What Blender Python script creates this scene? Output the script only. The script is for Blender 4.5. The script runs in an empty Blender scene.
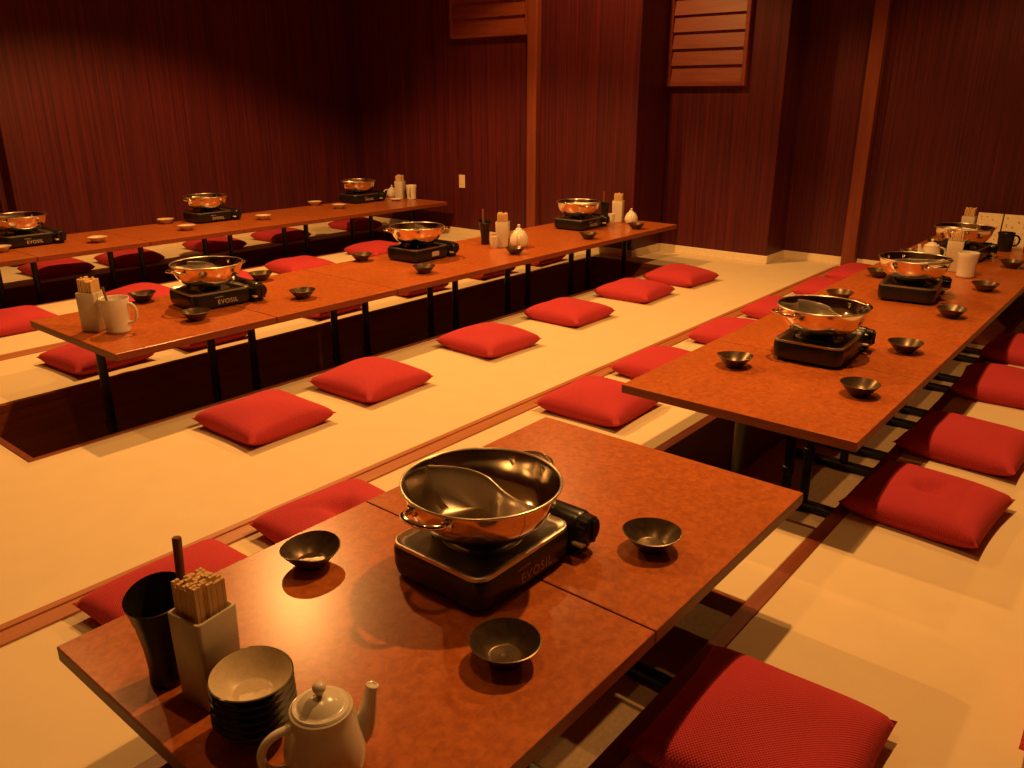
import bpy, bmesh, math, random
from mathutils import Vector, Matrix
random.seed(7)
S = bpy.context.scene
COL = S.collection
PI = math.pi
R = math.radians

# ------------------------------------------------------------------ camera
cam_d = bpy.data.cameras.new('camera'); cam = bpy.data.objects.new('camera', cam_d); COL.objects.link(cam)
cam_d.sensor_width = 36.0; cam_d.lens = 36.0 * 815.7 / 1024.0; cam_d.clip_start = 0.02
yaw, pitch = 0.690487, 0.338013
cam.location = (0.0, 0.0, 1.206)
fw = Vector((math.cos(pitch)*math.cos(yaw), math.cos(pitch)*math.sin(yaw), -math.sin(pitch)))
rt = Vector((math.sin(yaw), -math.cos(yaw), 0)); upv = rt.cross(fw)
cam.matrix_world = Matrix((( rt.x, upv.x, -fw.x, 0.0), (rt.y, upv.y, -fw.y, 0.0), (rt.z, upv.z, -fw.z, 1.206), (0, 0, 0, 1)))
S.camera = cam

# ------------------------------------------------------------------ world, lamps, exposure
w = bpy.data.worlds.new('world'); S.world = w; w.use_nodes = True
w.node_tree.nodes['Background'].inputs[0].default_value = (1.0, 0.45, 0.16, 1)
w.node_tree.nodes['Background'].inputs[1].default_value = 0.012
S.view_settings.view_transform = 'Standard'; S.view_settings.look = 'None'
S.view_settings.exposure = 0.0; S.view_settings.gamma = 1.0; S.view_settings.use_curve_mapping = False
CEIL = 2.95
LAMP_COLOR = (1.0, 0.458, 0.116)
LAMPS = [(0.9, 1.0, 38), (2.7, 1.0, 250), (4.6, .9, 85), (1.2, 4.38, 80), (2.89, 4.38, 395), (4.6, 3.45, 125)]

# ------------------------------------------------------------------ helpers
def mat(name, build):
    m = bpy.data.materials.new(name); m.use_nodes = True
    nt = m.node_tree; b = nt.nodes['Principled BSDF']
    build(nt, b); return m
def N(nt, t, **kw):
    n = nt.nodes.new(t)
    for k, v in kw.items(): setattr(n, k, v)
    return n
def setp(b, col=None, rough=None, metal=None, spec=None, coat=None, coat_r=None):
    if col is not None: b.inputs['Base Color'].default_value = (*col, 1)
    if rough is not None: b.inputs['Roughness'].default_value = rough
    if metal is not None: b.inputs['Metallic'].default_value = metal
    if spec is not None: b.inputs['Specular IOR Level'].default_value = spec
    if coat is not None: b.inputs['Coat Weight'].default_value = coat
    if coat_r is not None: b.inputs['Coat Roughness'].default_value = coat_r
def plain(name, col, rough=0.5, metal=0.0, spec=0.5, vary=0.12, scale=40, **kw):
    def f(nt, b):
        setp(b, col, rough, metal, spec, **kw)
        tc = N(nt, 'ShaderNodeTexCoord'); no = N(nt, 'ShaderNodeTexNoise'); no.inputs['Scale'].default_value = scale
        rp = N(nt, 'ShaderNodeValToRGB')
        rp.color_ramp.elements[0].color = (*[c*(1-vary) for c in col], 1); rp.color_ramp.elements[1].color = (*[min(1, c*(1+vary)) for c in col], 1)
        rp.color_ramp.elements[0].position = .3; rp.color_ramp.elements[1].position = .7
        nt.links.new(tc.outputs['Object'], no.inputs['Vector']); nt.links.new(no.outputs['Fac'], rp.inputs['Fac']); nt.links.new(rp.outputs['Color'], b.inputs['Base Color'])
    return mat(name, f)
def grain(name, c1, c2, scale, rough=0.5, bump=0.15, spec=0.4, detail=4, coat=0):
    def f(nt, b):
        setp(b, c1, rough, 0, spec, coat=coat)
        tc = N(nt, 'ShaderNodeTexCoord'); mp = N(nt, 'ShaderNodeMapping'); mp.inputs['Scale'].default_value = scale
        no = N(nt, 'ShaderNodeTexNoise'); no.inputs['Scale'].default_value = 1.0; no.inputs['Detail'].default_value = detail; no.inputs['Roughness'].default_value = .65
        rp = N(nt, 'ShaderNodeValToRGB'); rp.color_ramp.elements[0].position = .32; rp.color_ramp.elements[1].position = .68
        rp.color_ramp.elements[0].color = (*c1, 1); rp.color_ramp.elements[1].color = (*c2, 1)
        bp = N(nt, 'ShaderNodeBump'); bp.inputs['Strength'].default_value = bump; bp.inputs['Distance'].default_value = .004
        nt.links.new(tc.outputs['Object'], mp.inputs['Vector']); nt.links.new(mp.outputs[0], no.inputs['Vector'])
        nt.links.new(no.outputs['Fac'], rp.inputs['Fac']); nt.links.new(rp.outputs['Color'], b.inputs['Base Color'])
        nt.links.new(no.outputs['Fac'], bp.inputs['Height']); nt.links.new(bp.outputs[0], b.inputs['Normal'])
    return mat(name, f)
def weave(name, c1, c2, fx, fy, rough=0.8, bump=0.4, mott=0.12):
    # woven cloth / mat: two crossed sine ridges in object space
    def f(nt, b):
        setp(b, c1, rough, 0, 0.25)
        tc = N(nt, 'ShaderNodeTexCoord'); sp = N(nt, 'ShaderNodeSeparateXYZ'); nt.links.new(tc.outputs['Object'], sp.inputs[0])
        def sine(sock, fr):
            m = N(nt, 'ShaderNodeMath', operation='MULTIPLY'); m.inputs[1].default_value = fr; nt.links.new(sock, m.inputs[0])
            s = N(nt, 'ShaderNodeMath', operation='SINE'); nt.links.new(m.outputs[0], s.inputs[0]); return s.outputs[0]
        mu = N(nt, 'ShaderNodeMath', operation='MULTIPLY'); nt.links.new(sine(sp.outputs[0], fx), mu.inputs[0]); nt.links.new(sine(sp.outputs[1], fy), mu.inputs[1])
        mr = N(nt, 'ShaderNodeMapRange'); mr.inputs[1].default_value = -1; mr.inputs[2].default_value = 1; nt.links.new(mu.outputs[0], mr.inputs[0])
        mx = N(nt, 'ShaderNodeMix', data_type='RGBA'); mx.inputs[6].default_value = (*c1, 1); mx.inputs[7].default_value = (*c2, 1)
        no = N(nt, 'ShaderNodeTexNoise'); no.inputs['Scale'].default_value = 9; nt.links.new(tc.outputs['Object'], no.inputs['Vector'])
        nt.links.new(mr.outputs[0], mx.inputs[0])
        hs = N(nt, 'ShaderNodeHueSaturation'); v = N(nt, 'ShaderNodeMapRange'); v.inputs[3].default_value = 1-mott; v.inputs[4].default_value = 1+mott
        nt.links.new(no.outputs['Fac'], v.inputs[0]); nt.links.new(v.outputs[0], hs.inputs['Value']); nt.links.new(mx.outputs[2], hs.inputs['Color'])
        nt.links.new(hs.outputs[0], b.inputs['Base Color'])
        bp = N(nt, 'ShaderNodeBump'); bp.inputs['Strength'].default_value = bump; bp.inputs['Distance'].default_value = .002
        nt.links.new(mr.outputs[0], bp.inputs['Height']); nt.links.new(bp.outputs[0], b.inputs['Normal'])
    return mat(name, f)

def burl():
    def f(nt, b):
        setp(b, rough=.28, spec=.35)
        tc = N(nt, 'ShaderNodeTexCoord'); n1 = N(nt, 'ShaderNodeTexNoise'); n1.inputs['Scale'].default_value = 62; n1.inputs['Detail'].default_value = 4; n1.inputs['Distortion'].default_value = .7
        n2 = N(nt, 'ShaderNodeTexNoise'); n2.inputs['Scale'].default_value = 7; n2.inputs['Detail'].default_value = 2
        rp = N(nt, 'ShaderNodeValToRGB'); e = rp.color_ramp.elements
        e[0].position = .30; e[0].color = (.33, .080, .018, 1); e[1].position = .68; e[1].color = (.49, .135, .030, 1)
        rp2 = N(nt, 'ShaderNodeMapRange'); rp2.inputs[3].default_value = .88; rp2.inputs[4].default_value = 1.12
        hs = N(nt, 'ShaderNodeHueSaturation')
        for n in (n1, n2): nt.links.new(tc.outputs['Object'], n.inputs['Vector'])
        nt.links.new(n1.outputs['Fac'], rp.inputs['Fac']); nt.links.new(n2.outputs['Fac'], rp2.inputs[0]); nt.links.new(rp2.outputs[0], hs.inputs['Value'])
        nt.links.new(rp.outputs[0], hs.inputs['Color']); nt.links.new(hs.outputs[0], b.inputs['Base Color'])
    return mat('burl_laminate', f)

M = {}
M['tatami'] = weave('woven_mat', (.70, .57, .38), (.74, .61, .42), 1500, 900, .75, .12, .05)
M['burl'] = burl()
M['edge'] = grain('table_edge', (.17, .035, .012), (.24, .055, .018), (6, 6, 60), .45)
M['wall'] = grain('wall_veneer', (.036, .0048, .0085), (.118, .0150, .021), (75, 75, .9), .42, .12, .4, 5)
M['post'] = grain('post_wood', (.16, .036, .018), (.23, .055, .026), (30, 30, 1.5), .45)
M['vent'] = grain('louver_wood', (.19, .040, .020), (.26, .058, .027), (30, 3, 30), .45)
M['track'] = grain('track_wood', (.36, .125, .050), (.46, .17, .070), (2, 40, 40), .4)
M['kerb'] = grain('kerb_wood', (.17, .042, .018), (.26, .070, .030), (2, 40, 40), .35)
M['well'] = grain('well_wood', (.17, .040, .024), (.26, .066, .036), (2.5, 30, 30), .4)
M['wellfloor'] = plain('well_carpet', (.50, .36, .24), .9, vary=.1, scale=90)
M['base'] = plain('baseboard_vinyl', (.78, .66, .48), .5, vary=.04)
M['ceil'] = plain('ceiling_paint', (.30, .24, .18), .9, vary=.05)
M['red'] = weave('red_weave', (.41, .028, .042), (.60, .058, .080), 900, 900, .85, .8, .06)
M['black'] = plain('black_enamel', (.012, .011, .011), .28, vary=.1)
M['blackm'] = plain('black_steel', (.010, .009, .009), .45, vary=.1)
M['steel'] = plain('polished_steel', (.83, .77, .68), .12, 1.0, vary=.02)
M['brushed'] = plain('brushed_steel', (.80, .74, .65), .30, 1.0, vary=.04)
M['chrome'] = plain('drip_plate_steel', (.62, .57, .52), .38, 1.0, vary=.05)
M['burner'] = plain('burner_cast', (.10, .09, .085), .5, .8, vary=.2)
M['glaze'] = plain('dark_glaze', (.105, .070, .043), .33, .55, .6, vary=.3, scale=60)
M['palebowl'] = plain('pale_glaze', (.62, .50, .36), .3, vary=.12, scale=90)
M['stackin'] = plain('speckled_beige_glaze', (.66, .54, .38), .35, vary=.07, scale=160)
M['stackout'] = plain('dark_brown_glaze', (.05, .035, .022), .4, vary=.3)
M['white'] = plain('white_porcelain', (.78, .72, .62), .22, vary=.03)
M['box'] = plain('ivory_box', (.62, .54, .42), .4, vary=.05)
M['chop'] = grain('raw_chopstick_wood', (.72, .47, .22), (.84, .60, .32), (60, 60, 6), .7)
M['stick'] = plain('brown_stick', (.17, .06, .025), .5)
M['paper'] = plain('menu_paper', (.78, .66, .45), .8, vary=.05)
M['ink'] = plain('menu_ink', (.34, .20, .09), .8)
M['print'] = plain('printed_grey', (.62, .52, .40), .6, vary=.05)
M['label'] = plain('pale_label', (.55, .45, .36), .6, vary=.05)
M['plate'] = plain('switch_plastic', (.74, .64, .46), .4, vary=.02)
M['lampring'] = plain('lamp_ring', (.6, .55, .48), .4, vary=.02)

def finish(name, bm, mats, parent=None, smooth=None, loc=None, rotz=0):
    me = bpy.data.meshes.new(name); bmesh.ops.recalc_face_normals(bm, faces=bm.faces[:]); bm.to_mesh(me); bm.free()
    if not isinstance(mats, (list, tuple)): mats = [mats]
    for m in mats: me.materials.append(m)
    if smooth:
        for p in me.polygons: p.use_smooth = True
        me.set_sharp_from_angle(angle=R(smooth))
    o = bpy.data.objects.new(name, me); COL.objects.link(o)
    if parent is not None: o.parent = parent
    if loc is not None: o.location = loc
    if rotz: o.rotation_euler = (0, 0, rotz)
    return o
def BM(): return bmesh.new()
def add_box(bm, x0, x1, y0, y1, z0, z1, bev=0, seg=2, mi=0, only=None):
    t = bmesh.new(); bmesh.ops.create_cube(t, size=1.0)
    for v in t.verts: v.co = Vector(((x0+x1)/2 + v.co.x*(x1-x0), (y0+y1)/2 + v.co.y*(y1-y0), (z0+z1)/2 + v.co.z*(z1-z0)))
    if bev > 0:
        es = t.edges[:] if only is None else [e for e in t.edges if only(e)]
        bmesh.ops.bevel(t, geom=es, offset=bev, segments=seg, affect='EDGES', profile=.5)
    merge(bm, t, mi)
def merge(bm, t, mi=0, mx=None):
    if mx is not None: bmesh.ops.transform(t, matrix=mx, verts=t.verts[:])
    vm = [bm.verts.new(v.co) for v in t.verts]
    t.verts.index_update()
    for f in t.faces:
        try:
            nf = bm.faces.new([vm[v.index] for v in f.verts]); nf.material_index = mi if mi is not None else f.material_index
        except ValueError: pass
    t.free()
def add_lathe(bm, prof, seg=32, mi=0, warp=None, cap=True, mx=None):
    t = bmesh.new(); rings = []
    for (r, z) in prof:
        if r < 1e-6: rings.append([t.verts.new((0, 0, z))])
        else:
            rg = []
            for k in range(seg):
                a = 2*PI*k/seg; p = Vector((r*math.cos(a), r*math.sin(a), z))
                if warp: p = warp(p, a, r, z)
                rg.append(t.verts.new(p))
            rings.append(rg)
    for a, b in zip(rings, rings[1:]):
        for k in range(seg):
            k2 = (k+1) % seg
            if len(a) == 1 and len(b) == 1: continue
            if len(a) == 1: f = t.faces.new((a[0], b[k], b[k2]))
            elif len(b) == 1: f = t.faces.new((a[k], b[0], a[k2]))
            else: f = t.faces.new((a[k], b[k], b[k2], a[k2]))
            f.material_index = mi
    merge(bm, t, mi, mx)
def add_tube(bm, pts, rad, seg=10, mi=0, closed=False, flat=1.0):
    pts = [Vector(p) for p in pts]; n = len(pts); t = bmesh.new(); rings = []
    rads = rad if isinstance(rad, (list, tuple)) else [rad]*n
    prev = None
    for i, p in enumerate(pts):
        if closed: d = pts[(i+1) % n] - pts[i-1]
        else: d = pts[min(i+1, n-1)] - pts[max(i-1, 0)]
        d.normalize()
        if prev is None:
            a = Vector((0, 0, 1)) if abs(d.z) < .9 else Vector((1, 0, 0)); u = d.cross(a).normalized()
        else: u = (prev - d*prev.dot(d)).normalized()
        prev = u; v = d.cross(u)
        rings.append([t.verts.new(p + u*rads[i]*math.cos(2*PI*k/seg) + v*rads[i]*flat*math.sin(2*PI*k/seg)) for k in range(seg)])
    m = n if closed else n-1
    for i in range(m):
        a, b = rings[i], rings[(i+1) % n]
        for k in range(seg): t.faces.new((a[k], a[(k+1) % seg], b[(k+1) % seg], b[k]))
    if not closed: t.faces.new(rings[0]); t.faces.new(rings[-1][::-1])
    merge(bm, t, mi)
def rrect(hx, hy, r, n=5):
    out = []
    for cx, cy, a0 in ((hx-r, hy-r, 0), (-hx+r, hy-r, PI/2), (-hx+r, -hy+r, PI), (hx-r, -hy+r, 3*PI/2)):
        for k in range(n+1): a = a0 + PI/2*k/n; out.append((cx + r*math.cos(a), cy + r*math.sin(a)))
    return out
def add_loft(bm, loops, mi=0, cap0=True, cap1=True):
    t = bmesh.new(); rs = [[t.verts.new(p) for p in L] for L in loops]; n = len(rs[0])
    for a, b in zip(rs, rs[1:]):
        for k in range(n): t.faces.new((a[k], a[(k+1) % n], b[(k+1) % n], b[k]))
    if cap0: t.faces.new(rs[0][::-1])
    if cap1: t.faces.new(rs[-1])
    merge(bm, t, mi)

def tag(o, label, cat, group=None):
    o['label'] = label; o['category'] = cat
    if group: o['group'] = group
    return o
def thing(name, label, cat, loc, rotz=0, group=None):
    o = bpy.data.objects.new(name, None); o.empty_display_size = .05; COL.objects.link(o)
    o.location = loc; o.rotation_euler = (0, 0, rotz)
    return tag(o, label, cat, group)
KIDS = {}
def kids(o):
    return [c for c in COL.objects if c.parent == o]
def dup(root, loc, rotz=0, label=None, group=None):
    r = root.copy(); COL.objects.link(r); r.location = loc; r.rotation_euler = (0, 0, rotz)
    if label: r['label'] = label
    if group: r['group'] = group
    for ch in kids(root):
        c = ch.copy(); COL.objects.link(c); c.parent = r
        for g in kids(ch):
            d = g.copy(); COL.objects.link(d); d.parent = c
    return r
def struct(name, bm, m, smooth=None):
    o = finish(name, bm, m, smooth=smooth); o['kind'] = 'structure'; return o

TOP = .306      # table top height above the mats
WELL = -.35     # leg well floor
WALLY = 6.65    # long wall behind the farthest row
# ------------------------------------------------------------------ setting
X0, X1, Y0 = -1.6, 6.36, -2.6
PITS = [(-1.0, 6.0, .664, 1.297), (.95, 5.43, 2.98, 3.64), (-.2, 5.20, 5.36, 5.98)]
def floor_bm():
    bm = BM(); ys = [Y0] + [v for p in PITS for v in (p[2]-.018, p[3]+.018)] + [WALLY]
    for i in range(len(ys)-1):
        if i % 2 == 0: add_box(bm, X0, X1, ys[i], ys[i+1], -.06, 0)
        else:
            p = PITS[i//2]
            add_box(bm, X0, p[0]-.018, ys[i], ys[i+1], -.06, 0); add_box(bm, p[1]+.018, X1, ys[i], ys[i+1], -.06, 0)
    return bm
struct('floor', floor_bm(), M['tatami'])
for (a, b, c, d) in PITS:      # each sunken leg well: lining and carpeted bottom, and a wooden kerb round its lip
    bm = BM(); th = .05
    add_box(bm, a-th, b+th, c-th, c, WELL-.02, -.012); add_box(bm, a-th, b+th, d, d+th, WELL-.02, -.012)
    add_box(bm, a-th, a, c, d, WELL-.02, -.012); add_box(bm, b, b+th, c, d, WELL-.02, -.012)
    add_box(bm, a-th, b+th, c-th, d+th, WELL-.06, WELL, mi=1)
    struct('floor_well', bm, [M['well'], M['wellfloor']])
    k = .038 if c < 1 else .022; bm = BM()
    add_box(bm, a-k, b+k, c-k, c+.004, -.03, .003, .002, 1); add_box(bm, a-k, b+k, d-.004, d+k, -.03, .003, .002, 1)
    add_box(bm, a-k, a+.004, c+.004, d-.004, -.03, .003, .002, 1); add_box(bm, b-.004, b+k, c+.004, d-.004, -.03, .003, .002, 1)
    struct('trim_kerb', bm, M['kerb'])
bm = BM(); add_box(bm, X0-.1, X1+.8, Y0-.1, WALLY+.5, CEIL, CEIL+.05); struct('ceiling', bm, M['ceil'])
bm = BM(); add_box(bm, 2.36, 5.68, WALLY, WALLY+.1, -.06, CEIL); struct('wall_left', bm, M['wall'])
bm = BM(); add_box(bm, X0, 2.36, WALLY+.22, WALLY+.3, -.06, CEIL); add_box(bm, 2.30, 2.36, WALLY+.1, WALLY+.22, -.06, CEIL); struct('wall_left_recess', bm, M['wall'])
bm = BM(); add_box(bm, X0, 2.36, WALLY, WALLY+.25, -.06, 0); struct('floor_recess', bm, M['tatami'])
bm = BM(); add_box(bm, 5.58, 5.68, 3.385, WALLY, -.06, CEIL); struct('wall_back_left', bm, M['wall'])
bm = BM(); add_box(bm, 5.68, 6.03, 3.385, 3.485, -.06, CEIL); struct('wall_return', bm, M['wall'])
bm = BM(); add_box(bm, 6.02, 6.12, 2.455, 3.385, -.06, CEIL); struct('wall_back_middle', bm, M['wall'])
bm = BM(); add_box(bm, 6.12, 6.37, 2.455, 2.555, -.06, CEIL); struct('wall_return', bm, M['wall'])
bm = BM(); add_box(bm, 6.36, 6.46, Y0, 2.455, -.06, CEIL); struct('wall_back_right', bm, M['wall'])
bm = BM(); add_box(bm, X0-.1, X0, Y0, WALLY+.3, -.06, CEIL); struct('wall_front', bm, M['wall'])
bm = BM(); add_box(bm, X0-.1, 6.46, Y0-.1, Y0, -.06, CEIL); struct('wall_right', bm, M['wall'])
bt, bh = .012, .062
def base(name, x0, x1, y0, y1):
    bm = BM(); add_box(bm, x0, x1, y0, y1, 0, bh, .003, 1); struct(name, bm, M['base'])
base('baseboard_left', 2.36, 5.58, WALLY-bt, WALLY)
base('baseboard_back_left', 5.58-bt, 5.58, 3.385-bt, WALLY-bt)
base('baseboard_return', 5.58, 6.02, 3.385-bt, 3.385)
base('baseboard_back_middle', 6.02-bt, 6.02, 2.455-bt, 3.385-bt)
base('baseboard_return', 6.02, 6.36, 2.455-bt, 2.455)
base('baseboard_back_right', 6.36-bt, 6.36, 1.985, 2.455-bt)
base('baseboard_back_right', 6.36-bt, 6.36, Y0, 1.885)
# partition posts and the grooved sills on the floor in line with them
bm = BM(); add_box(bm, 6.29, 6.36, 1.887, 1.983, 0, CEIL, .003, 1); struct('trim_post_right', bm, M['post'])
bm = BM(); add_box(bm, 5.52, 5.58, 4.308, 4.403, 0, CEIL, .003, 1); struct('trim_post_left', bm, M['post'])
def sill(name, y0, y1, xe):
    bm = BM(); g = y0 + (y1-y0)*.66
    add_box(bm, X0, xe, y0, g-.006, -.02, .006, .0015, 1); add_box(bm, X0, xe, g+.006, y1, -.02, .006, .0015, 1); add_box(bm, X0, xe, g-.006, g+.006, -.02, .0012)
    struct(name, bm, M['track'])
sill('trim_sill_right', 1.925, 2.012, 6.29); sill('trim_sill_left', 4.312, 4.399, 5.52)
# wooden louver vents on the walls
def louver(x, y0, y1, z0, z1, label):
    t = thing('louver_vent', label, 'vent', (x, (y0+y1)/2, z0)); hy, H = (y1-y0)/2, z1-z0
    fr = .032; bm = BM()
    add_box(bm, -.045, 0, -hy, -hy+fr, 0, H, .003, 1); add_box(bm, -.045, 0, hy-fr, hy, 0, H, .003, 1)
    add_box(bm, -.045, 0, -hy+fr, hy-fr, 0, fr, .003, 1); add_box(bm, -.045, 0, -hy+fr, hy-fr, H-fr, H, .003, 1)
    finish('frame', bm, M['vent'], t)
    z = fr
    while z < H-fr-.05:
        bm = BM(); add_loft(bm, [[(-.038, y, z), (-.03, y, z), (-.004, y, z+.112), (-.012, y, z+.118)] for y in (-hy+fr, hy-fr)])
        finish('slat', bm, M['vent'], t); z += .118
    bm = BM(); add_box(bm, -.004, 0, -hy+fr, hy-fr, fr, H-fr); finish('backing', bm, M['well'], t)
    return t
louver(6.02, 2.735, 3.383, 1.285, 2.45, 'wooden louver vent on the middle back wall, with several slats in view')
louver(5.58, 4.405, 5.27, 1.68, 2.45, 'wooden louver vent at the top edge, left of the thin upright post')
# switch plate
t = thing('wall_switch', 'small pale switch plate on the dark back wall between the two farther tables', 'switch', (5.58, 5.196, .485))
bm = BM(); add_box(bm, -.008, 0, -.036, .036, -.058, .058, .004, 2); finish('plate', bm, M['plate'], t)
bm = BM(); add_box(bm, -.012, -.007, -.012, .012, -.024, .024, .002, 1); finish('rocker', bm, M['plate'], t)

# ceiling lamps (recessed downlights)
def lamp(i, x, y, watts):
    t = thing('downlight', 'round recessed ceiling downlight with a pale ring', 'ceiling light', (x, y, CEIL), 0, 'recessed downlights over the room')
    bm = BM(); add_lathe(bm, [(.052, 0), (.052, -.004), (.07, -.006), (.074, 0)], 32); finish('ring', bm, M['lampring'], t, 40)
    ld = bpy.data.lights.new('downlight_bulb', 'SPOT'); ld.energy = watts; ld.color = LAMP_COLOR; ld.spot_size = R(124); ld.spot_blend = .28; ld.shadow_soft_size = .035
    lo = bpy.data.objects.new('bulb', ld); COL.objects.link(lo); lo.parent = t; lo.location = (0, 0, -.03)
for i, (x, y, wt) in enumerate(LAMPS): lamp(i, x, y, wt)

# ------------------------------------------------------------------ tables
def make_table(L, W=.765):
    t = thing('low_table', '', 'table', (0, 0, WELL))
    bm = BM(); hx, hy = L/2-.0015, W/2; th = .030; z1 = TOP-WELL; z0 = z1-th
    add_box(bm, -hx, hx, -hy, hy, z0, z1, .0025, 2)
    bm.normal_update()
    for f in bm.faces: f.material_index = 0 if f.normal.z > .5 or f.calc_center_median().z > z1-.001 else 1
    finish('tabletop', bm, [M['burl'], M['edge']], t)
    for s in (-1, 1):
        x = s*(L/2-.107)
        bm = BM(); add_lathe(bm, [(0, .03), (.0185, .03), (.0185, z0-.012), (0, z0-.012)], 20)
        add_lathe(bm, [(.0185, .235), (.0225, .238), (.0225, .262), (.0185, .265)], 20)
        lg = finish('leg', bm, M['blackm'], t, 40, (x, 0, 0))
        bm = BM(); add_box(bm, -.028, .028, -.25, .25, .004, .032, .010, 3)
        for yy in (-.22, .22): add_lathe(bm, [(0, 0), (.016, 0), (.016, .006), (0, .006)], 12, mx=Matrix.Translation((0, yy, 0)))
        finish('foot', bm, M['blackm'], t, 40, (x, 0, 0))
        bm = BM(); add_box(bm, -.02, .02, -.22, .22, z0-.016, z0, .003, 1); finish('bracket', bm, M['blackm'], t, None, (x, 0, 0))
    return t
ORD = ['first', 'second', 'third', 'fourth', 'fifth', 'sixth']
proto = {}
def row(x0, L, n, yc, labels, group, W=.765):
    for i in range(n):
        loc = (x0 + L*(i+.5), yc, WELL)
        if L not in proto:
            proto[L] = make_table(L, W); o = proto[L]; o.location = loc
        else: o = dup(proto[L], loc)
        o['label'] = labels[i]; o['group'] = group
row(.408, .703, 2, .975, ['low table nearest the camera, holding the tall black tumbler and white teapot',
     'far half of the nearest table pair, the low table with one dark bowl'], 'orange-brown low tables', .782)
row(2.202, .69, 6, .966, ['front table of the long right row, its bare near end facing the camera',
     'second table of the long right row, at the far side of the first stove', 'third table of the long right row, before the second stove',
     'fourth table of the long right row, under the second stove and tall ivory box', 'fifth table of the long right row, beyond the pitcher and ivory box',
     'last table of the right row against the back wall, with the menu boards'], 'orange-brown low tables')
row(1.290, .709, 6, 3.358, ['front table of the middle row, with white pitcher on its near end',
     'second table of the middle row from the pitcher end', 'third table of the middle row from the pitcher end, before the second stove',
     'fourth table of the middle row, carrying the black tumbler and round white teapot', 'fifth table of the middle row, next to last toward the wall',
     'last table of the middle row, its end in front of the dark wall'], 'orange-brown low tables')
row(1.225, .706, 6, 5.648, ['first table of the farthest row, at the left edge of the photo', 'second table of the farthest row, right of the leftmost stove',
     'third table of the farthest row, before its middle stove', 'fourth table of the farthest row, after its middle stove',
     'fifth table of the farthest row, before its last stove', 'last table of the farthest row, carrying pitcher and small white teapot'], 'orange-brown low tables', .745)

# board bridging the leg well between the two tables of the right row
t = thing('well_cover', 'pale matted board bridging the leg well between nearest table pair and long right row', 'floor board', (1.975, .9805, -.05))
bm = BM(); add_box(bm, -.236, .236, -.312, .312, .012, .052, .002, 1); finish('mat', bm, M['tatami'], t)
bm = BM(); add_box(bm, -.25, -.236, -.312, .312, 0, .053, .002, 1); add_box(bm, .236, .25, -.312, .312, 0, .053, .002, 1); add_box(bm, -.236, .236, -.312, .312, -.002, .012); finish('edging', bm, M['kerb'], t)

# ------------------------------------------------------------------ cushions
def cushion_mesh(seed, tuft=False, H=.066):
    rnd = random.Random(seed); n = 26; h = .194; bm = BM(); ph = [rnd.uniform(0, 6.28) for _ in range(6)]
    def P(u, v, s):
        e = max(abs(u), abs(v)); 
        bow = .045*(1-(abs(v))**2)*u*abs(u)
        x = h*(u*1.01 - bow*.9); y = h*(v*1.01 - .045*(1-abs(u)**2)*v*abs(v)*.9)
        k = max(0, (1-abs(u)**2.6))*max(0, (1-abs(v)**2.6)); k = k**.42
        wob = 1 + .10*math.sin(2.1*u+ph[0])*math.cos(1.7*v+ph[1]) + .05*math.sin(4*u+ph[2]+3*v)
        lift = .030 + .008*(abs(u)*abs(v))**2
        if s > 0:
            z = lift + H*k*wob
            if tuft: z -= .034*math.exp(-(u*u+v*v)/.035) + .010*math.exp(-((abs(u)-abs(v))**2)/.02)*math.exp(-(u*u+v*v)/.35)
        else: z = max(.0008, lift - .055*k)
        return Vector((x, y, z))
    top = [[bm.verts.new(P(-1+2*i/n, -1+2*j/n, 1)) for j in range(n+1)] for i in range(n+1)]
    bot = [[top[i][j] if i in (0, n) or j in (0, n) else bm.verts.new(P(-1+2*i/n, -1+2*j/n, -1)) for j in range(n+1)] for i in range(n+1)]
    for i in range(n):
        for j in range(n):
            bm.faces.new((top[i][j], top[i+1][j], top[i+1][j+1], top[i][j+1])); bm.faces.new((bot[i][j], bot[i][j+1], bot[i+1][j+1], bot[i+1][j]))
    o = finish('floor_cushion', bm, M['red'], None, 80); return o
CM = []
for k in range(4):
    CM.append(cushion_mesh(k+1))
CT = cushion_mesh(9, True); protos_c = CM + [CT]; usedc = set()
def cushion(x, y, rz, label, group, tuft=False, k=[0], sc=1.0):
    k[0] += 1; src = CT if tuft else CM[k[0] % 4]
    if src.name in usedc: o = src.copy(); COL.objects.link(o)
    else: o = src; usedc.add(src.name)
    o.location = (x, y, 0.0); o.rotation_euler = (0, 0, R(rz)); o.scale = (sc, sc, 1)
    tag(o, label, 'cushion', group)
g = 'red cushions left of the nearest and right-hand tables'
Cl = [(.83, 1.725, 2), (1.315, 1.725, -3), (2.645, 1.715, 2), (3.21, 1.72, -4), (3.93, 1.72, 3), (4.58, 1.72, 0), (5.30, 1.71, 4), (5.90, 1.70, -2)]
Ll = ['red cushion behind the tall black tumbler, half hidden by the nearest table', 'red cushion with a dented top behind the dark bowl left of the largest pot',
      'fully visible red cushion in the gap between nearest table and right row', 'red cushion peeking out beside the left corner of the right row, just beyond the gap',
      'red cushion left of the right row, level with its front left dark bowl', 'red cushion left of the right row, just behind its first pot rim',
      'red cushion by the left side of the right row, second from the upright post', 'red cushion by the left side of the right row, nearest to the upright post']
for (x, y, r), l in zip(Cl, Ll): cushion(x, y, r, l, g, tuft=(l.find('dented') > 0))
g = 'red cushions on the right side of the room'
Cr = [(1.29, .43, 2, 0), (2.54, .447, -4, 1), (3.13, .455, -4, 0), (3.90, .46, 2, 0), (4.55, .47, -2, 0), (1.775, -.135, 5, 0)]
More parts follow.
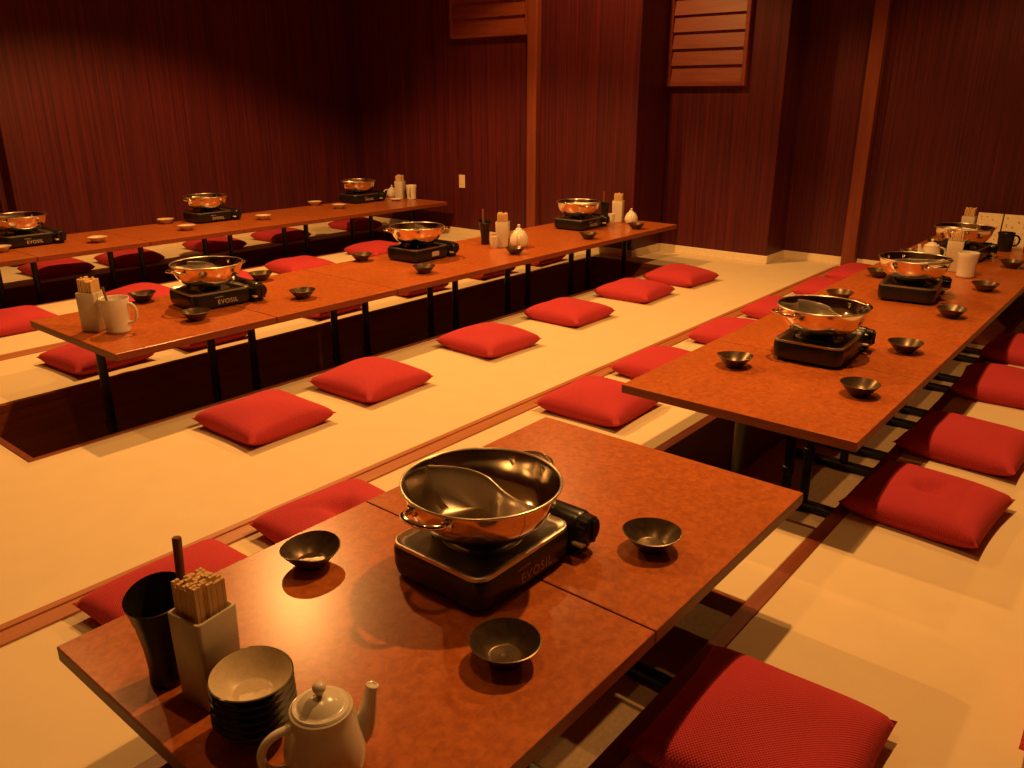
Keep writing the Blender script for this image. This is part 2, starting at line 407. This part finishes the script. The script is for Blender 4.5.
Lr = ['large red cushion at the bottom edge right of the nearest table', 'red cushion with a tufted dimple right of the long row, second from the camera',
      'red cushion just behind the dimpled one at the right side', 'red cushion at the right edge, third beyond the bottom one', 'red cushion at the right edge, farthest of the right side',
      'sliver of red cushion at the right edge near the bottom corner']
for (x, y, r, tf), l in zip(Cr, Lr): cushion(x, y, r, l, g, tuft=bool(tf))
g = 'red cushions in front of the middle row'
Bn = [(1.665, 2.625, 1), (2.225, 2.64, 2), (3.02, 2.65, -2), (3.75, 2.67, 0), (4.47, 2.67, 2), (5.06, 2.66, -3)]
for i, (x, y, r) in enumerate(Bn):
    cushion(x, y, r, ['red cushion on the mat before the middle row, nearest of six', 'red cushion on the mat before the middle row, second nearest of six',
      'red cushion on the mat before the middle row, third nearest of six', 'red cushion on the mat before the middle row, fourth nearest of six',
      'red cushion on the mat before the middle row, next to last of six', 'red cushion on the mat before the middle row, closest to the back wall'][i], g)
g = 'red cushions behind the middle row'
Bf = [(1.62, 3.93, 3), (2.16, 3.92, 0), (2.95, 3.92, 2), (3.67, 3.92, -2), (4.36, 3.91, 0), (4.98, 3.91, 3)]
for i, (x, y, r) in enumerate(Bf):
    cushion(x, y, r, ['red cushion under the near left end of the middle row, seen behind its first leg', 'red cushion seen beneath the middle row between its first pair of legs',
      'red cushion seen beneath the middle row at its third leg', 'red cushion seen beneath the middle row below the second stove',
      'red cushion seen beneath the middle row below the round white teapot', 'red cushion seen beneath the middle row toward the wall end'][i], g)
g = 'red cushions in front of the farthest row'
An = [(1.62, 4.93, 0), (2.36, 4.95, 3), (2.95, 4.97, 0), (3.60, 4.99, -3), (4.42, 5.08, 2)]
for i, (x, y, r) in enumerate(An):
    cushion(x, y, r, ['red cushion at the left edge in front of the farthest row', 'red cushion behind the white pitcher, in front of the farthest row',
      'red cushion behind the first pot of the middle row', 'red cushion just right of the first pot of the middle row', 'red cushion just left of the second pot of the middle row'][i], g)
g = 'red cushions along the long dark wall'
Af = [(2.42, 6.30, 2), (2.95, 6.27, -2), (3.71, 6.32, 0), (4.36, 6.30, 3), (5.22, 6.30, -2)]
for i, (x, y, r) in enumerate(Af):
    cushion(x, y, r, ['red cushion along the long dark wall, leftmost of five', 'red cushion along the long dark wall, second of five from the left',
      'red cushion along the long dark wall, middle of five', 'red cushion along the long dark wall, fourth of five from the left', 'red cushion along the long dark wall, closest to the room corner'][i], g)

# ------------------------------------------------------------------ stoves and pots
BX, BY = .146, .124    # half size of the stove body
def make_stove(text=True):
    t = thing('gas_stove', '', 'stove', (0, 0, TOP))
    bm = BM()
    L = []
    for (z, g_, r) in ((.006, -.012, .03), (.012, -.003, .035), (.03, .0, .035), (.062, .0, .035), (.072, -.004, .033)):
        L.append([(x, y, z) for x, y in rrect(BX+g_, BY+g_, r)])
    add_loft(bm, L)
    for sx in (-1, 1):
        for sy in (-1, 1): add_lathe(bm, [(0, 0), (.012, 0), (.013, .008), (0, .008)], 12, mx=Matrix.Translation((sx*.095, sy*.09, 0)))
    finish('body', bm, M['black'], t, 35)
    bm = BM()      # bright drip plate with a rolled rim and a dished centre
    L = [[(x, y, z) for x, y in rrect(BX-g_, BY-g_, r)] for z, g_, r in ((.071, .002, .034), (.0775, .003, .033), (.0785, .006, .03), (.0755, .010, .028), (.072, .018, .024))]
    add_loft(bm, L, cap0=False)
    add_lathe(bm, [(.084, .0735), (.080, .0752), (.072, .0742), (.066, .0725)], 40)
    finish('drip_plate', bm, M['chrome'], t, 40)
    bm = BM(); add_lathe(bm, [(0, .072), (.034, .072), (.036, .076), (.046, .0775), (.048, .082), (.040, .0855), (.018, .0862), (.016, .083), (0, .083)], 36)
    finish('burner', bm, M['burner'], t, 35)
    for k in range(4):
        a = PI/4 + k*PI/2; c, s = math.cos(a), math.sin(a)
        bm = BM(); add_tube(bm, [(c*.098, s*.098, .073), (c*.098, s*.098, .087), (c*.092, s*.092, .0915), (c*.055, s*.055, .0915), (c*.050, s*.050, .087)], .0042, 8)
        finish('pot_rest', bm, M['blackm'], t, 60)
    # cartridge housing: half-round cover along one side
    bm = BM(); prof = []
    for k in range(17): a = PI*k/16; prof.append((math.cos(a), math.sin(a)))
    def sect(y, sc): return [(BX+.034+.038*sc*c, y, .048+.040*sc*s) for c, s in prof] + [(BX+.034-.036*sc, y, .014), (BX+.034+.034*sc, y, .014)]
    add_loft(bm, [sect(-BY+.004, .93), sect(-BY+.010, 1), sect(BY-.010, 1), sect(BY-.004, .93)])
    add_box(bm, BX-.02, BX+.01, -BY+.02, BY-.02, .012, .070, .004, 1)
    finish('cartridge_cover', bm, M['black'], t, 35)
    mx = Matrix.Translation((BX+.034, -BY+.004, .052)) @ Matrix.Rotation(PI/2, 4, 'X')
    bm = BM(); add_lathe(bm, [(0, .026), (.026, .026), (.030, .022), (.032, 0), (0, 0)], 40, warp=lambda p, a, r, z: p*(1 + .03*math.cos(14*a)*(r > .029)) if r > .029 else p, mx=mx)
    add_box(bm, BX+.030, BX+.038, -BY-.028, -BY-.02, .028, .076, .002, 1)
    finish('ignition_knob', bm, M['black'], t, 35)
    bm = BM(); add_box(bm, BX-.004, BX+.012, -BY-.022, -BY+.006, .026, .034, .002, 1); finish('lever', bm, M['plate'], t)
    bm = BM(); add_box(bm, BX-.002, BX+.05, -BY-.006, BY-.03, .004, .014, .002, 1); finish('base_tray', bm, M['blackm'], t)
    if text:
        for (s, body, z) in ((.028, 'EVOSIL', .022), (.008, 'CASSETTE', .051)):
            cu = bpy.data.curves.new('lettering', 'FONT'); cu.body = body; cu.size = s; cu.align_x = 'CENTER'; cu.extrude = .0004; cu.space_character = 1.15
            tmp = bpy.data.objects.new('tmp_text', cu); COL.objects.link(tmp)
            me = bpy.data.meshes.new_from_object(tmp.evaluated_get(bpy.context.evaluated_depsgraph_get())); bpy.data.objects.remove(tmp)
            me.materials.append(M['print'])
            o = bpy.data.objects.new('lettering', me); COL.objects.link(o); o.parent = t
            o.location = (0.02 if s > .01 else -.02, -BY-.0004, z); o.rotation_euler = (PI/2, 0, 0)
    else:
        bm = BM(); add_box(bm, -.01, .05, -BY-.0012, -BY+.002, .026, .052); finish('sticker', bm, M['label'], t)
    return t
PR = .158; PH = .094
def make_pot():
    t = thing('hot_pot', '', 'pot', (0, 0, TOP+.0962))
    bm = BM()
    outer = [(0, 0), (.088, 0), (.100, .003), (.122, .018), (.139, .040), (.149, .064), (.1535, .088)]
    rim = [(.1565, .0895), (.1590, .092), (.1565, .0942), (.1532, .0932)]
    inner = [(.1512, .088), (.1465, .064), (.1362, .040), (.1190, .0195), (.098, .0055), (.088, .0028), (0, .0028)]
    add_lathe(bm, outer + rim + inner, 72); finish('bowl', bm, M['steel'], t, 50)
    bm = BM(); add_tube(bm, [(.1572*math.cos(2*PI*k/72), .1572*math.sin(2*PI*k/72), .0932) for k in range(72)], .0030, 10, closed=True); finish('rim', bm, M['brushed'], t, 60)
    # S-shaped divider from rim to rim
    bm = BM(); n = 48; A = []; 
    for k in range(n+1):
        u = -1 + 2*k/n; px = .042*math.sin(PI*((u+1)/2)**1.7) - .010*math.sin(PI*min(1, max(0, (u+1)/1.1))); py = u
        A.append((px, py))
    def rad(z): 
        pr = [(.0028, .088), (.0055, .098), (.0195, .119), (.040, .1362), (.064, .1465), (.088, .1512)]
        for (z0, r0), (z1, r1) in zip(pr, pr[1:]):
            if z <= z1: return r0+(r1-r0)*(z-z0)/(z1-z0)
        return pr[-1][1]
    zs = [.003, .012, .025, .040, .060, .080]; th = .0012
    def line(z, off): return [(px*1.0 + off, py*rad(z)*.996, z) for px, py in A]
    grid = [line(z, -th) for z in zs] + [line(.0812, 0)] + [line(z, th) for z in zs[::-1]]
    vs = [[bm.verts.new(p) for p in L] for L in grid]
    for a, b in zip(vs, vs[1:]):
        for k in range(n): bm.faces.new((a[k], a[k+1], b[k+1], b[k]))
    add_tube(bm, line(.0812, 0), .0021, 8)
    finish('divider', bm, M['brushed'], t, 50)
    for s in (-1, 1):
        bm = BM(); P = []
        for k in range(17):
            a = -PI/2 + PI*k/16
            P.append((s*(.151 + .040*math.cos(a)**.8 if abs(a) < PI/2-.01 else .147), .045*math.sin(a), .074 + .008*math.cos(a)))
        add_tube(bm, P, .0066, 10, flat=.9); 
        for q in (-1, 1): add_box(bm, min(s*.141, s*.151), max(s*.141, s*.151), q*.045-.011, q*.045+.011, .062, .084, .004, 2)
        finish('handle', bm, M['steel'], t, 60)
    return t
st0 = make_stove(True); st1 = make_stove(False); pot0 = make_pot(); used_s = set()
STOVES = [ # x, y, rot, lettered, pot rotation, label of stove, label of pot
 (1.078, .968, 0, 1, 0, 'black gas stove on the nearest tables, its lettered front and ribbed knob in clear view', 'largest steel pot with S divider, on the stove nearest the camera'),
 (2.935, .965, 2, 1, -35, 'black gas stove on the right row, nearest of its three', 'divided steel pot on the first stove of the right row'),
 (4.14, .965, 6, 1, 50, 'black gas stove on the right row, middle of its three, before the ivory box', 'divided steel pot on the middle stove of the right row'),
 (5.36, 1.015, -4, 1, 0, 'black gas stove on the right row, farthest of its three, before the menu boards', 'divided steel pot on the last stove of the right row before menu boards'),
 (1.955, 3.42, -4, 1, 4, 'black gas stove on the middle row, nearest the white pitcher', 'divided steel pot on the middle row beside the white pitcher end'),
 (3.35, 3.49, 2, 0, -40, 'black gas stove with a pale sticker on the middle row, between two dark bowls', 'divided steel pot on the second stove of the middle row'),
 (4.93, 3.45, 2, 1, 60, 'black gas stove on the middle row, closest to the back wall', 'divided steel pot on the last stove of the middle row by the wall'),
 (2.06, 5.79, 0, 1, 25, 'black gas stove on the farthest row, cut by the left edge of the photo', 'divided steel pot on the farthest row, at the left edge'),
 (3.41, 5.86, -2, 1, 10, 'black gas stove on the farthest row, middle of its three', 'divided steel pot on the middle stove of the farthest row'),
 (4.95, 5.90, 0, 1, 20, 'black gas stove on the farthest row, last before the small white teapot', 'divided steel pot on the last stove of the farthest row')]
for i, (x, y, r, lt, pr, sl, pl) in enumerate(STOVES):
    src = st0 if lt else st1
    if src.name in used_s: s = dup(src, (x, y, TOP), R(r))
    else: s = src; used_s.add(src.name); s.location = (x, y, TOP); s.rotation_euler = (0, 0, R(r))
    s['label'] = sl; s['group'] = 'portable gas stoves on the tables'
    if i == 0: p = pot0; p.location = (x, y, TOP+.0962); p.rotation_euler = (0, 0, R(pr))
    else: p = dup(pot0, (x, y, TOP+.0962), R(pr))
    p['label'] = pl; p['group'] = 'divided steel hot pots'

# ------------------------------------------------------------------ bowls
def bowl_mesh(mi_out, mi_in, seed, H=.040, r=.0620, pinch=1.0):
    rnd = random.Random(seed); a0 = rnd.uniform(0, 6.28)
    def wp(p, a, rr, z):
        k = max(0, (z-.01)/H)
        if pinch:
            p = p.copy(); f = 1 + .04*pinch*k*math.cos(2*(a-a0)) - .06*pinch*k*math.exp(-((((a-a0+PI) % (2*PI))-PI)/.35)**2)
            p.x *= f; p.y *= f; p.z += pinch*.003*k*math.cos(2*(a-a0)+.6) + pinch*.004*k*math.exp(-((((a-a0+PI) % (2*PI))-PI)/.5)**2)
        return p
    bm = BM()
    out = [(0, .001), (.024, .001), (.026, 0), (.029, 0), (.030, .005), (.033, .007), (.046, .021), (.057, .034), (r, H)]
    inn = [(r-.0022, H+.0006), (.0545, .034), (.043, .021), (.030, .0095), (.026, .0078), (.0235, .0086), (.020, .0072), (.0165, .0080), (.013, .0068), (.0095, .0076), (.006, .0065), (0, .0068)]
    add_lathe(bm, out + inn[:1], 48, 0, wp); add_lathe(bm, [out[-1]] + inn, 48, 1, wp)
    bmesh.ops.remove_doubles(bm, verts=bm.verts[:], dist=.0001)
    return finish('small_bowl', bm, [mi_out, mi_in], None, 50)
dark = [bowl_mesh(M['glaze'], M['glaze'], s, pinch=q) for s, q in ((3, 1.0), (5, .15), (8, .4))]; pale = bowl_mesh(M['palebowl'], M['palebowl'], 4, H=.036, pinch=.2); stk = bowl_mesh(M['stackout'], M['stackin'], 2, pinch=.6)
ub = set(); cnt = [0]
def bowl(src, x, y, z, rz, label, group, sc=1.0):
    if src.name in ub: o = src.copy(); COL.objects.link(o)
    else: o = src; ub.add(src.name)
    o.location = (x, y, z); o.rotation_euler = (0, 0, rz); o.scale = (sc, sc, sc); tag(o, label, 'bowl', group); return o
DB = [(.858, 1.240, 'dark irregular-rimmed bowl on the nearest table, left of the large pot', 0, 2.2), (.880, .742, 'dark round bowl on the nearest table, below the stove at its front', 1, 0), (1.355, .738, 'dark bowl on the nearest table pair, right of the stove knob', 2, 1),
 (2.622, 1.145, 'dark bowl at the left front corner of the right row, left of its first stove', 0, 1), (2.602, .708, 'dark bowl at the front of the right row, below its first stove', 1, 3), (3.188, .729, 'dark bowl right of the first stove of the right row', 2, 4),
 (3.876, 1.205, 'dark bowl peeking above the rim of the first pot of the right row', 1, 2), (3.861, .723, 'dark bowl in front of the middle stove of the right row, at the right side', 0, 5), (4.532, 1.224, 'dark bowl left of the second pot of the right row, touching its rim in view', 2, 1),
 (4.519, .718, 'dark bowl on the right row below the pitcher with ivory box', 1, 1), (5.282, 1.265, 'reddish-lit dark bowl behind the second pot of the right row', 0, 1), (5.76, 1.235, 'dark bowl on the far left edge of the right row, near the back wall', 2, 2), (5.257, .726, 'dark bowl at the far right of the right row, before the last stove', 1, 2),
 (1.775, 3.705, 'dark bowl with tan inside behind the white pitcher on the middle row', 0, 2), (1.752, 3.197, 'dark bowl in front of the first stove of the middle row', 1, 1), (2.291, 3.182, 'dark bowl on the middle row, right of its first stove', 2, 2), (2.40, 3.68, 'bowl on the middle row just behind the knob of its first stove', 1, 2),
 (3.085, 3.685, 'dark bowl on the middle row at its far edge, left of the second stove', 0, 2), (3.071, 3.156, 'dark bowl on the middle row in front of the second stove', 2, 1), (3.825, 3.136, 'dark bowl on the middle row in front of the round white teapot', 1, 1),
 (4.569, 3.111, 'dark bowl on the middle row in front of the last stove', 0, 1), (5.155, 3.094, 'dark bowl at the wall end of the middle row beside the white teapot', 2, 3)]
for x, y, l, k, rz in DB: bowl(dark[k], x, y, TOP, rz, l, 'small dark serving bowls')
PB = [(2.408, 5.52, 'pale bowl on the farthest row, right of the leftmost stove'), (3.125, 5.97, 'pale bowl at the back edge of the farthest row, left of its middle stove'), (3.055, 5.55, 'pale bowl at the front edge of the farthest row, just left of its middle stove'),
 (3.717, 5.58, 'pale bowl on the farthest row, just right of its middle stove'), (4.524, 5.99, 'pale bowl at the back edge of the farthest row, left of its last stove'), (4.528, 5.66, 'pale bowl at the front edge of the farthest row, before its last stove'), (1.86, 5.62, 'pale bowl on the farthest row cut off by the left photo edge')]
for i, (x, y, l) in enumerate(PB): bowl(pale, x, y, TOP, i*1.3, l, 'pale bowls on the farthest row')
sl = ['bottom bowl of the stack on the nearest table', 'second bowl from the bottom of the stack on the nearest table', 'third bowl from the bottom of the stack on the nearest table', 'fourth bowl from the bottom, third from top, of the stack on the nearest table', 'bowl just below the top one of the stack on the nearest table', 'beige top bowl of the stack on the nearest table, its inside in view']
for i in range(6): bowl(stk, .516, .922, TOP+.0130*i, .3+.25*i, sl[i], 'stacked beige-lined bowls')

# ------------------------------------------------------------------ tumblers, boxes, chopsticks, pitchers, teapots
def make_tumbler():
    t = finish('tumbler', BM(), M['black']); return t
def tumbler(x, y, rz, label, sc=1.0, handle=False):
    bm = BM()
    def wp(p, a, r, z): 
        k = max(0, z-.09)/.075; p = p.copy(); p.x *= 1+.05*k; p.z += .010*k*k*math.cos(a-.4); p.x *= .95; p.y *= .95; return p
    add_lathe(bm, [(0, .002), (.026, .002), (.028, 0), (.032, .002), (.0325, .012), (.031, .03), (.034, .07), (.041, .115), (.049, .150), (.0525, .165), (.0505, .1665), (.047, .150), (.039, .115), (.032, .07), (.029, .03), (.027, .008), (0, .007)], 44, 0, wp)
    o = finish('tumbler', bm, M['glaze2'], None, 50, (x, y, TOP), rz); o.scale = (sc, sc, sc); tag(o, label, 'tumbler', 'tall black tumblers'); return o
M['glaze2'] = plain('black_glaze', (.020, .014, .011), .3, .2, .5, vary=.3, scale=50)
def stick(x, y, z0, z1, dx, dy, r, label):
    bm = BM(); add_tube(bm, [(0, 0, 0), (dx, dy, z1-z0-.002), (dx*1.01, dy*1.01, z1-z0)], [r*.8, r, r*.8], 14)
    o = finish('wooden_stick', bm, M['stick'], None, 50, (x, y, z0)); tag(o, label, 'stick'); return o
def box(x, y, rz, label, hw=.040, H=.160):
    bm = BM(); r = .006
    def L(z, h): return [(a, b, z) for a, b in rrect(h, h, r, 3)]
    add_loft(bm, [L(0, hw*.93-.003), L(.003, hw*.94), L(H*.5, hw*.97), L(H-.002, hw), L(H, hw-.001), L(H, hw-.0045), L(H-.003, hw-.005), L(.012, hw*.93-.006)], cap1=True)
    o = finish('chopstick_box', bm, M['box'], None, 40, (x, y, TOP), R(rz)); tag(o, label, 'chopstick holder', 'ivory chopstick boxes'); return o
def chop_mesh():
    bm = BM(); L = .190
    for s in (-1, 1):
        add_loft(bm, [[(s*.0031+sx*w_, sy*w_*1.0, z) for sx, sy in ((-1, -1), (1, -1), (1, 1), (-1, 1))] for z, w_ in ((0, .0018), (L-.001, .0028), (L, .0024))])
    add_box(bm, -.0010, .0010, -.0018, .0018, L-.05, L-.002)
    return finish('disposable_chopsticks', bm, M['chop'], None)
chop0 = chop_mesh(); cu = [False]
def chops(x, y, rz, nx, ny, label, group, hw=.040):
    c, s = math.cos(R(rz)), math.sin(R(rz)); rnd = random.Random(int(x*1000)); w_ = hw*.93-.0075
    for i in range(nx):
        for j in range(ny):
            u = -w_ + 2*w_*(i+.5)/nx + rnd.uniform(-.0006, .0006); v = -w_ + 2*w_*(j+.5)/ny + rnd.uniform(-.0006, .0006)
            if not cu[0]: o = chop0; cu[0] = True
            else: o = chop0.copy(); COL.objects.link(o)
            o.location = (x + u*c - v*s, y + u*s + v*c, TOP + .0135 + rnd.uniform(0, .014)); o.rotation_euler = (rnd.uniform(-.006, .006), rnd.uniform(-.006, .006), R(rz))
            tag(o, label, 'chopsticks', group)
def handle_pts(r0, zt, zb, out, n=14):
    P = []
    for k in range(n+1):
        a = PI/2 - PI*k/n; zc, h = (zt+zb)/2, (zt-zb)/2
        P.append((r0 + out*max(0, math.cos(a))**.75, 0, zc + h*math.sin(a)))
    P[0] = (r0-.004, 0, zt); P[-1] = (r0-.004, 0, zb)
    return P
def pitcher(x, y, rz, label, m='white', H=.145, r0=.050, r1=.060):
    t = thing('pitcher', label, 'pitcher', (x, y, TOP), R(rz), 'handled pitchers')
    bm = BM(); d = .003
    def wp(p, a, r, z):
        if z > H*.8 and r > .03:
            p = p.copy(); f = 1 + .13*((z-H*.8)/(H*.2))*math.exp(-((abs(a-PI))/.28)**2); p.x *= f; p.y *= f
        return p
    add_lathe(bm, [(0, .002), (r0-.006, .002), (r0-.004, 0), (r0, .003), (r0+.001, .012), (r0-.001, .02), (r0+(r1-r0)*.4, H*.55), (r0+(r1-r0)*.7, H*.8), (r1, H-.002), (r1-.001, H), (r1-d, H-.001), (r0+(r1-r0)*.7-d, H*.8), (r0+(r1-r0)*.4-d, H*.55), (r0-d, .012), (0, .008)], 44, 0, wp)
    finish('jug', bm, M[m], t, 50)
    bm = BM(); add_tube(bm, handle_pts(r0+(r1-r0)*.5, H*.84, H*.28, .034), .0058, 10); finish('handle', bm, M[m], t, 60); return t
def teapot(x, y, rz, label, sc=1.0, round_=False):
    t = thing('teapot', label, 'teapot', (x, y, TOP), R(rz), 'white teapots'); t.scale = (sc, sc, sc)
    bm = BM()
    if round_: prof = [(0, .002), (.036, .002), (.038, 0), (.042, .003), (.052, .018), (.058, .040), (.055, .062), (.046, .082), (.036, .096), (.034, .098)]
    else: prof = [(0, .002), (.046, .002), (.049, 0), (.053, .003), (.0565, .018), (.0565, .036), (.052, .062), (.0465, .088), (.043, .103), (.0435, .106)]
    zt = prof[-1][1]; rt_ = prof[-1][0]
    add_lathe(bm, prof + [(rt_-.002, zt+.0015), (rt_-.005, zt), (rt_-.006, zt-.01), (0, zt-.012)], 48); finish('body', bm, M['white'], t, 50)
    bm = BM(); add_lathe(bm, [(0, zt-.002), (rt_-.006, zt-.002), (rt_-.003, zt+.002), (rt_-.005, zt+.0045), (rt_-.010, zt+.004), (rt_-.013, zt+.0065), (rt_*.5, zt+.016), (rt_*.2, zt+.019), (.0045, zt+.020)], 44)
    ld = finish('lid', bm, M['white'], t, 50)
    bm = BM(); add_lathe(bm, [(.0042, zt+.018), (.0045, zt+.023), (.0085, zt+.028), (.0095, zt+.033), (.0075, zt+.038), (0, zt+.040)], 24); finish('knob', bm, M['white'], ld, 60)
    bm = BM(); b = .050 if not round_ else .052
    path = [(b-.012, 0, .030), (b+.008, 0, .042), (b+.015, 0, .060), (b+.020, 0, .080), (b+.023, 0, .098), (b+.026, 0, .108)]; rr = [.022, .0185, .0145, .0115, .0095, .0092]
    add_tube(bm, path, rr, 16)
    e = Vector(path[-1]); dn = (Vector(path[-1])-Vector(path[-2])).normalized()
    add_lathe(bm, [(.0092, 0), (.0096, .0012), (.0088, .002), (.0066, .0012), (.006, -.008), (0, -.009)], 20, mx=Matrix.Translation(e) @ dn.to_track_quat('Z', 'Y').to_matrix().to_4x4())
    finish('spout', bm, M['white'], t, 60)
    bm = BM(); P = [(-x_, y_, z_) for x_, y_, z_ in handle_pts(.047 if not round_ else .05, zt*.86, zt*.26, .040)]; add_tube(bm, P, .0062, 12); finish('handle', bm, M['white'], t, 60)
    return t
# nearest table
tumbler(.493, 1.136, .4, 'tall black flared tumbler on the near corner of the nearest table', .97)
stick(.521, 1.118, TOP+.012, .556, .012, .004, .0075, 'brown round stick standing in the black tumbler on the nearest table')
box(.520, 1.048, 8, 'ivory square chopstick box on the nearest table beside the tall black tumbler', .037); chops(.520, 1.048, 8, 5, 9, 'pale wooden chopsticks standing in the ivory box on the nearest table', 'chopsticks in the nearest box', .037)
teapot(.537, .786, -18, 'white lidded teapot at the bottom edge of the photo, on the nearest table', 1.0)
# middle row, near end
box(1.405, 3.375, 34, 'ivory chopstick box beside the white pitcher at the near end of the middle row'); chops(1.405, 3.375, 34, 5, 7, 'pale chopsticks in the ivory box beside the middle row pitcher', 'chopsticks at the middle row pitcher')
pitcher(1.452, 3.275, -52, 'white pitcher with handle to the right, on the near end of the middle row', H=.140, r0=.046, r1=.056); stick(1.445, 3.288, TOP+.012, .490, -.016, .018, .005, 'brown stick standing in the white pitcher of the middle row')
# middle row, centre
tumbler(3.975, 3.51, 1, 'black tumbler with a stick at the centre of the middle row', .88); stick(3.965, 3.512, TOP+.012, .532, -.006, .0, .0065, 'tan stick standing in the tumbler at the centre of the middle row')
box(3.968, 3.355, 30, 'ivory chopstick box between the black tumbler and round teapot of the middle row'); chops(3.968, 3.355, 30, 5, 7, 'pale chopsticks in the ivory box at the centre of the middle row', 'chopsticks at the middle row centre')
teapot(4.02, 3.265, 40, 'round white teapot behind a dark bowl at the centre of the middle row', 1.06, True)
def small_cup(x, y, label):
    bm = BM(); add_lathe(bm, [(0, .002), (.017, .002), (.019, 0), (.021, .003), (.024, .04), (.027, .075), (.0255, .076), (.022, .04), (.019, .008), (0, .007)], 32)
    o = finish('small_cup', bm, M['white'], None, 50, (x, y, TOP)); tag(o, label, 'cup'); return o
small_cup(3.905, 3.375, 'small white cup beside the black tumbler at the centre of the middle row')
# middle row, wall end
tumbler(5.37, 3.515, 2, 'dark tumbler behind the last stove of the middle row', .85); stick(5.375, 3.52, TOP+.012, .525, .0, .004, .006, 'tan stick in the dark tumbler behind the last middle-row stove')
box(5.38, 3.395, 20, 'ivory chopstick box at the wall end of the middle row'); chops(5.38, 3.395, 20, 5, 7, 'pale chopsticks in the ivory box at the wall end of the middle row', 'chopsticks at the middle row end')
teapot(5.345, 3.255, 40, 'white teapot at the wall end of the middle row, right of the ivory box', .85, True)
small_cup(5.26, 3.375, 'small white cup before the ivory box at the wall end of the middle row')
# right row
box(4.96, .965, 10, 'ivory chopstick box on the right row behind its second pot', H=.165); chops(4.96, .965, 10, 5, 7, 'pale chopsticks in the ivory box behind the second pot of the right row', 'chopsticks on the right row')
pitcher(4.83, .870, 30, 'white pitcher on the right row beside the ivory box behind the second pot', H=.13, r0=.044, r1=.052)
teapot(5.13, 1.12, 130, 'white teapot mostly hidden behind the second pot of the right row', .95)
box(6.13, 1.14, 0, 'ivory chopstick box at the wall end of the right row, left of menu boards'); chops(6.13, 1.14, 0, 5, 7, 'pale chopsticks in the ivory box left of the menu boards', 'chopsticks by the menu boards')
pitcher(5.84, .865, -60, 'black pitcher in front of the menu boards on the right row', 'glaze2', .115, .042, .047)
tumbler(5.86, .735, 1, 'black tumbler at the right photo edge in front of the menu boards', .9)
# farthest row, wall end
teapot(5.385, 5.93, -50, 'small white teapot on the wall end of the farthest row, left of its box', .85, True)
box(5.37, 5.80, 20, 'ivory chopstick box on the wall end of the farthest row'); chops(5.37, 5.80, 20, 5, 7, 'pale chopsticks in the ivory box on the farthest row', 'chopsticks on the farthest row')
pitcher(5.395, 5.675, 210, 'white pitcher on the wall end of the farthest row', H=.13, r0=.042, r1=.050)
bm = BM(); add_lathe(bm, [(0, .002), (.028, .002), (.03, 0), (.034, .003), (.052, .011), (.058, .015), (.0575, .0165), (.051, .0135), (.033, .0065), (0, .006)], 36)
tag(finish('saucer', bm, M['white'], None, 50, (5.24, 5.72, TOP)), 'white saucer in front of the box on the wall end of the farthest row', 'saucer')
# menu boards
def menu(x, y, label, seed):
    t = thing('menu_board', label, 'menu', (x, y, TOP), 0, 'standing menu boards')
    lean = .16; W_, H_ = .070, .205
    bm = BM(); add_box(bm, -.003, .003, -W_, W_, 0, H_, .001, 1)
    bmesh.ops.rotate(bm, verts=bm.verts[:], cent=(0, 0, 0), matrix=Matrix.Rotation(lean, 3, 'Y')); finish('board', bm, M['paper'], t)
    bm = BM(); add_box(bm, -.003, .003, -.02, .02, 0, H_*.8); bmesh.ops.rotate(bm, verts=bm.verts[:], cent=(0, 0, 0), matrix=Matrix.Rotation(-lean, 3, 'Y'))
    bmesh.ops.translate(bm, verts=bm.verts[:], vec=(.062, 0, 0)); finish('prop', bm, M['paper'], t)
    rnd = random.Random(seed); bm = BM()
    for c in range(4):
        yy = -W_+.022 + c*.032; z = H_-.02
        while z > .03:
            h = rnd.uniform(.006, .012)
            if rnd.random() < .45: add_box(bm, -.0038, -.0028, yy-rnd.uniform(.002, .005), yy+rnd.uniform(.002, .005), z-h, z)
            z -= h + rnd.uniform(.004, .012)
    bmesh.ops.rotate(bm, verts=bm.verts[:], cent=(0, 0, 0), matrix=Matrix.Rotation(lean, 3, 'Y')); finish('lettering', bm, M['ink'], t)
menu(5.98, 1.000, 'left cream menu board standing at the back wall end of the right row', 1); menu(5.98, .852, 'right cream menu board standing behind the black pitcher, cut near the photo edge', 2)
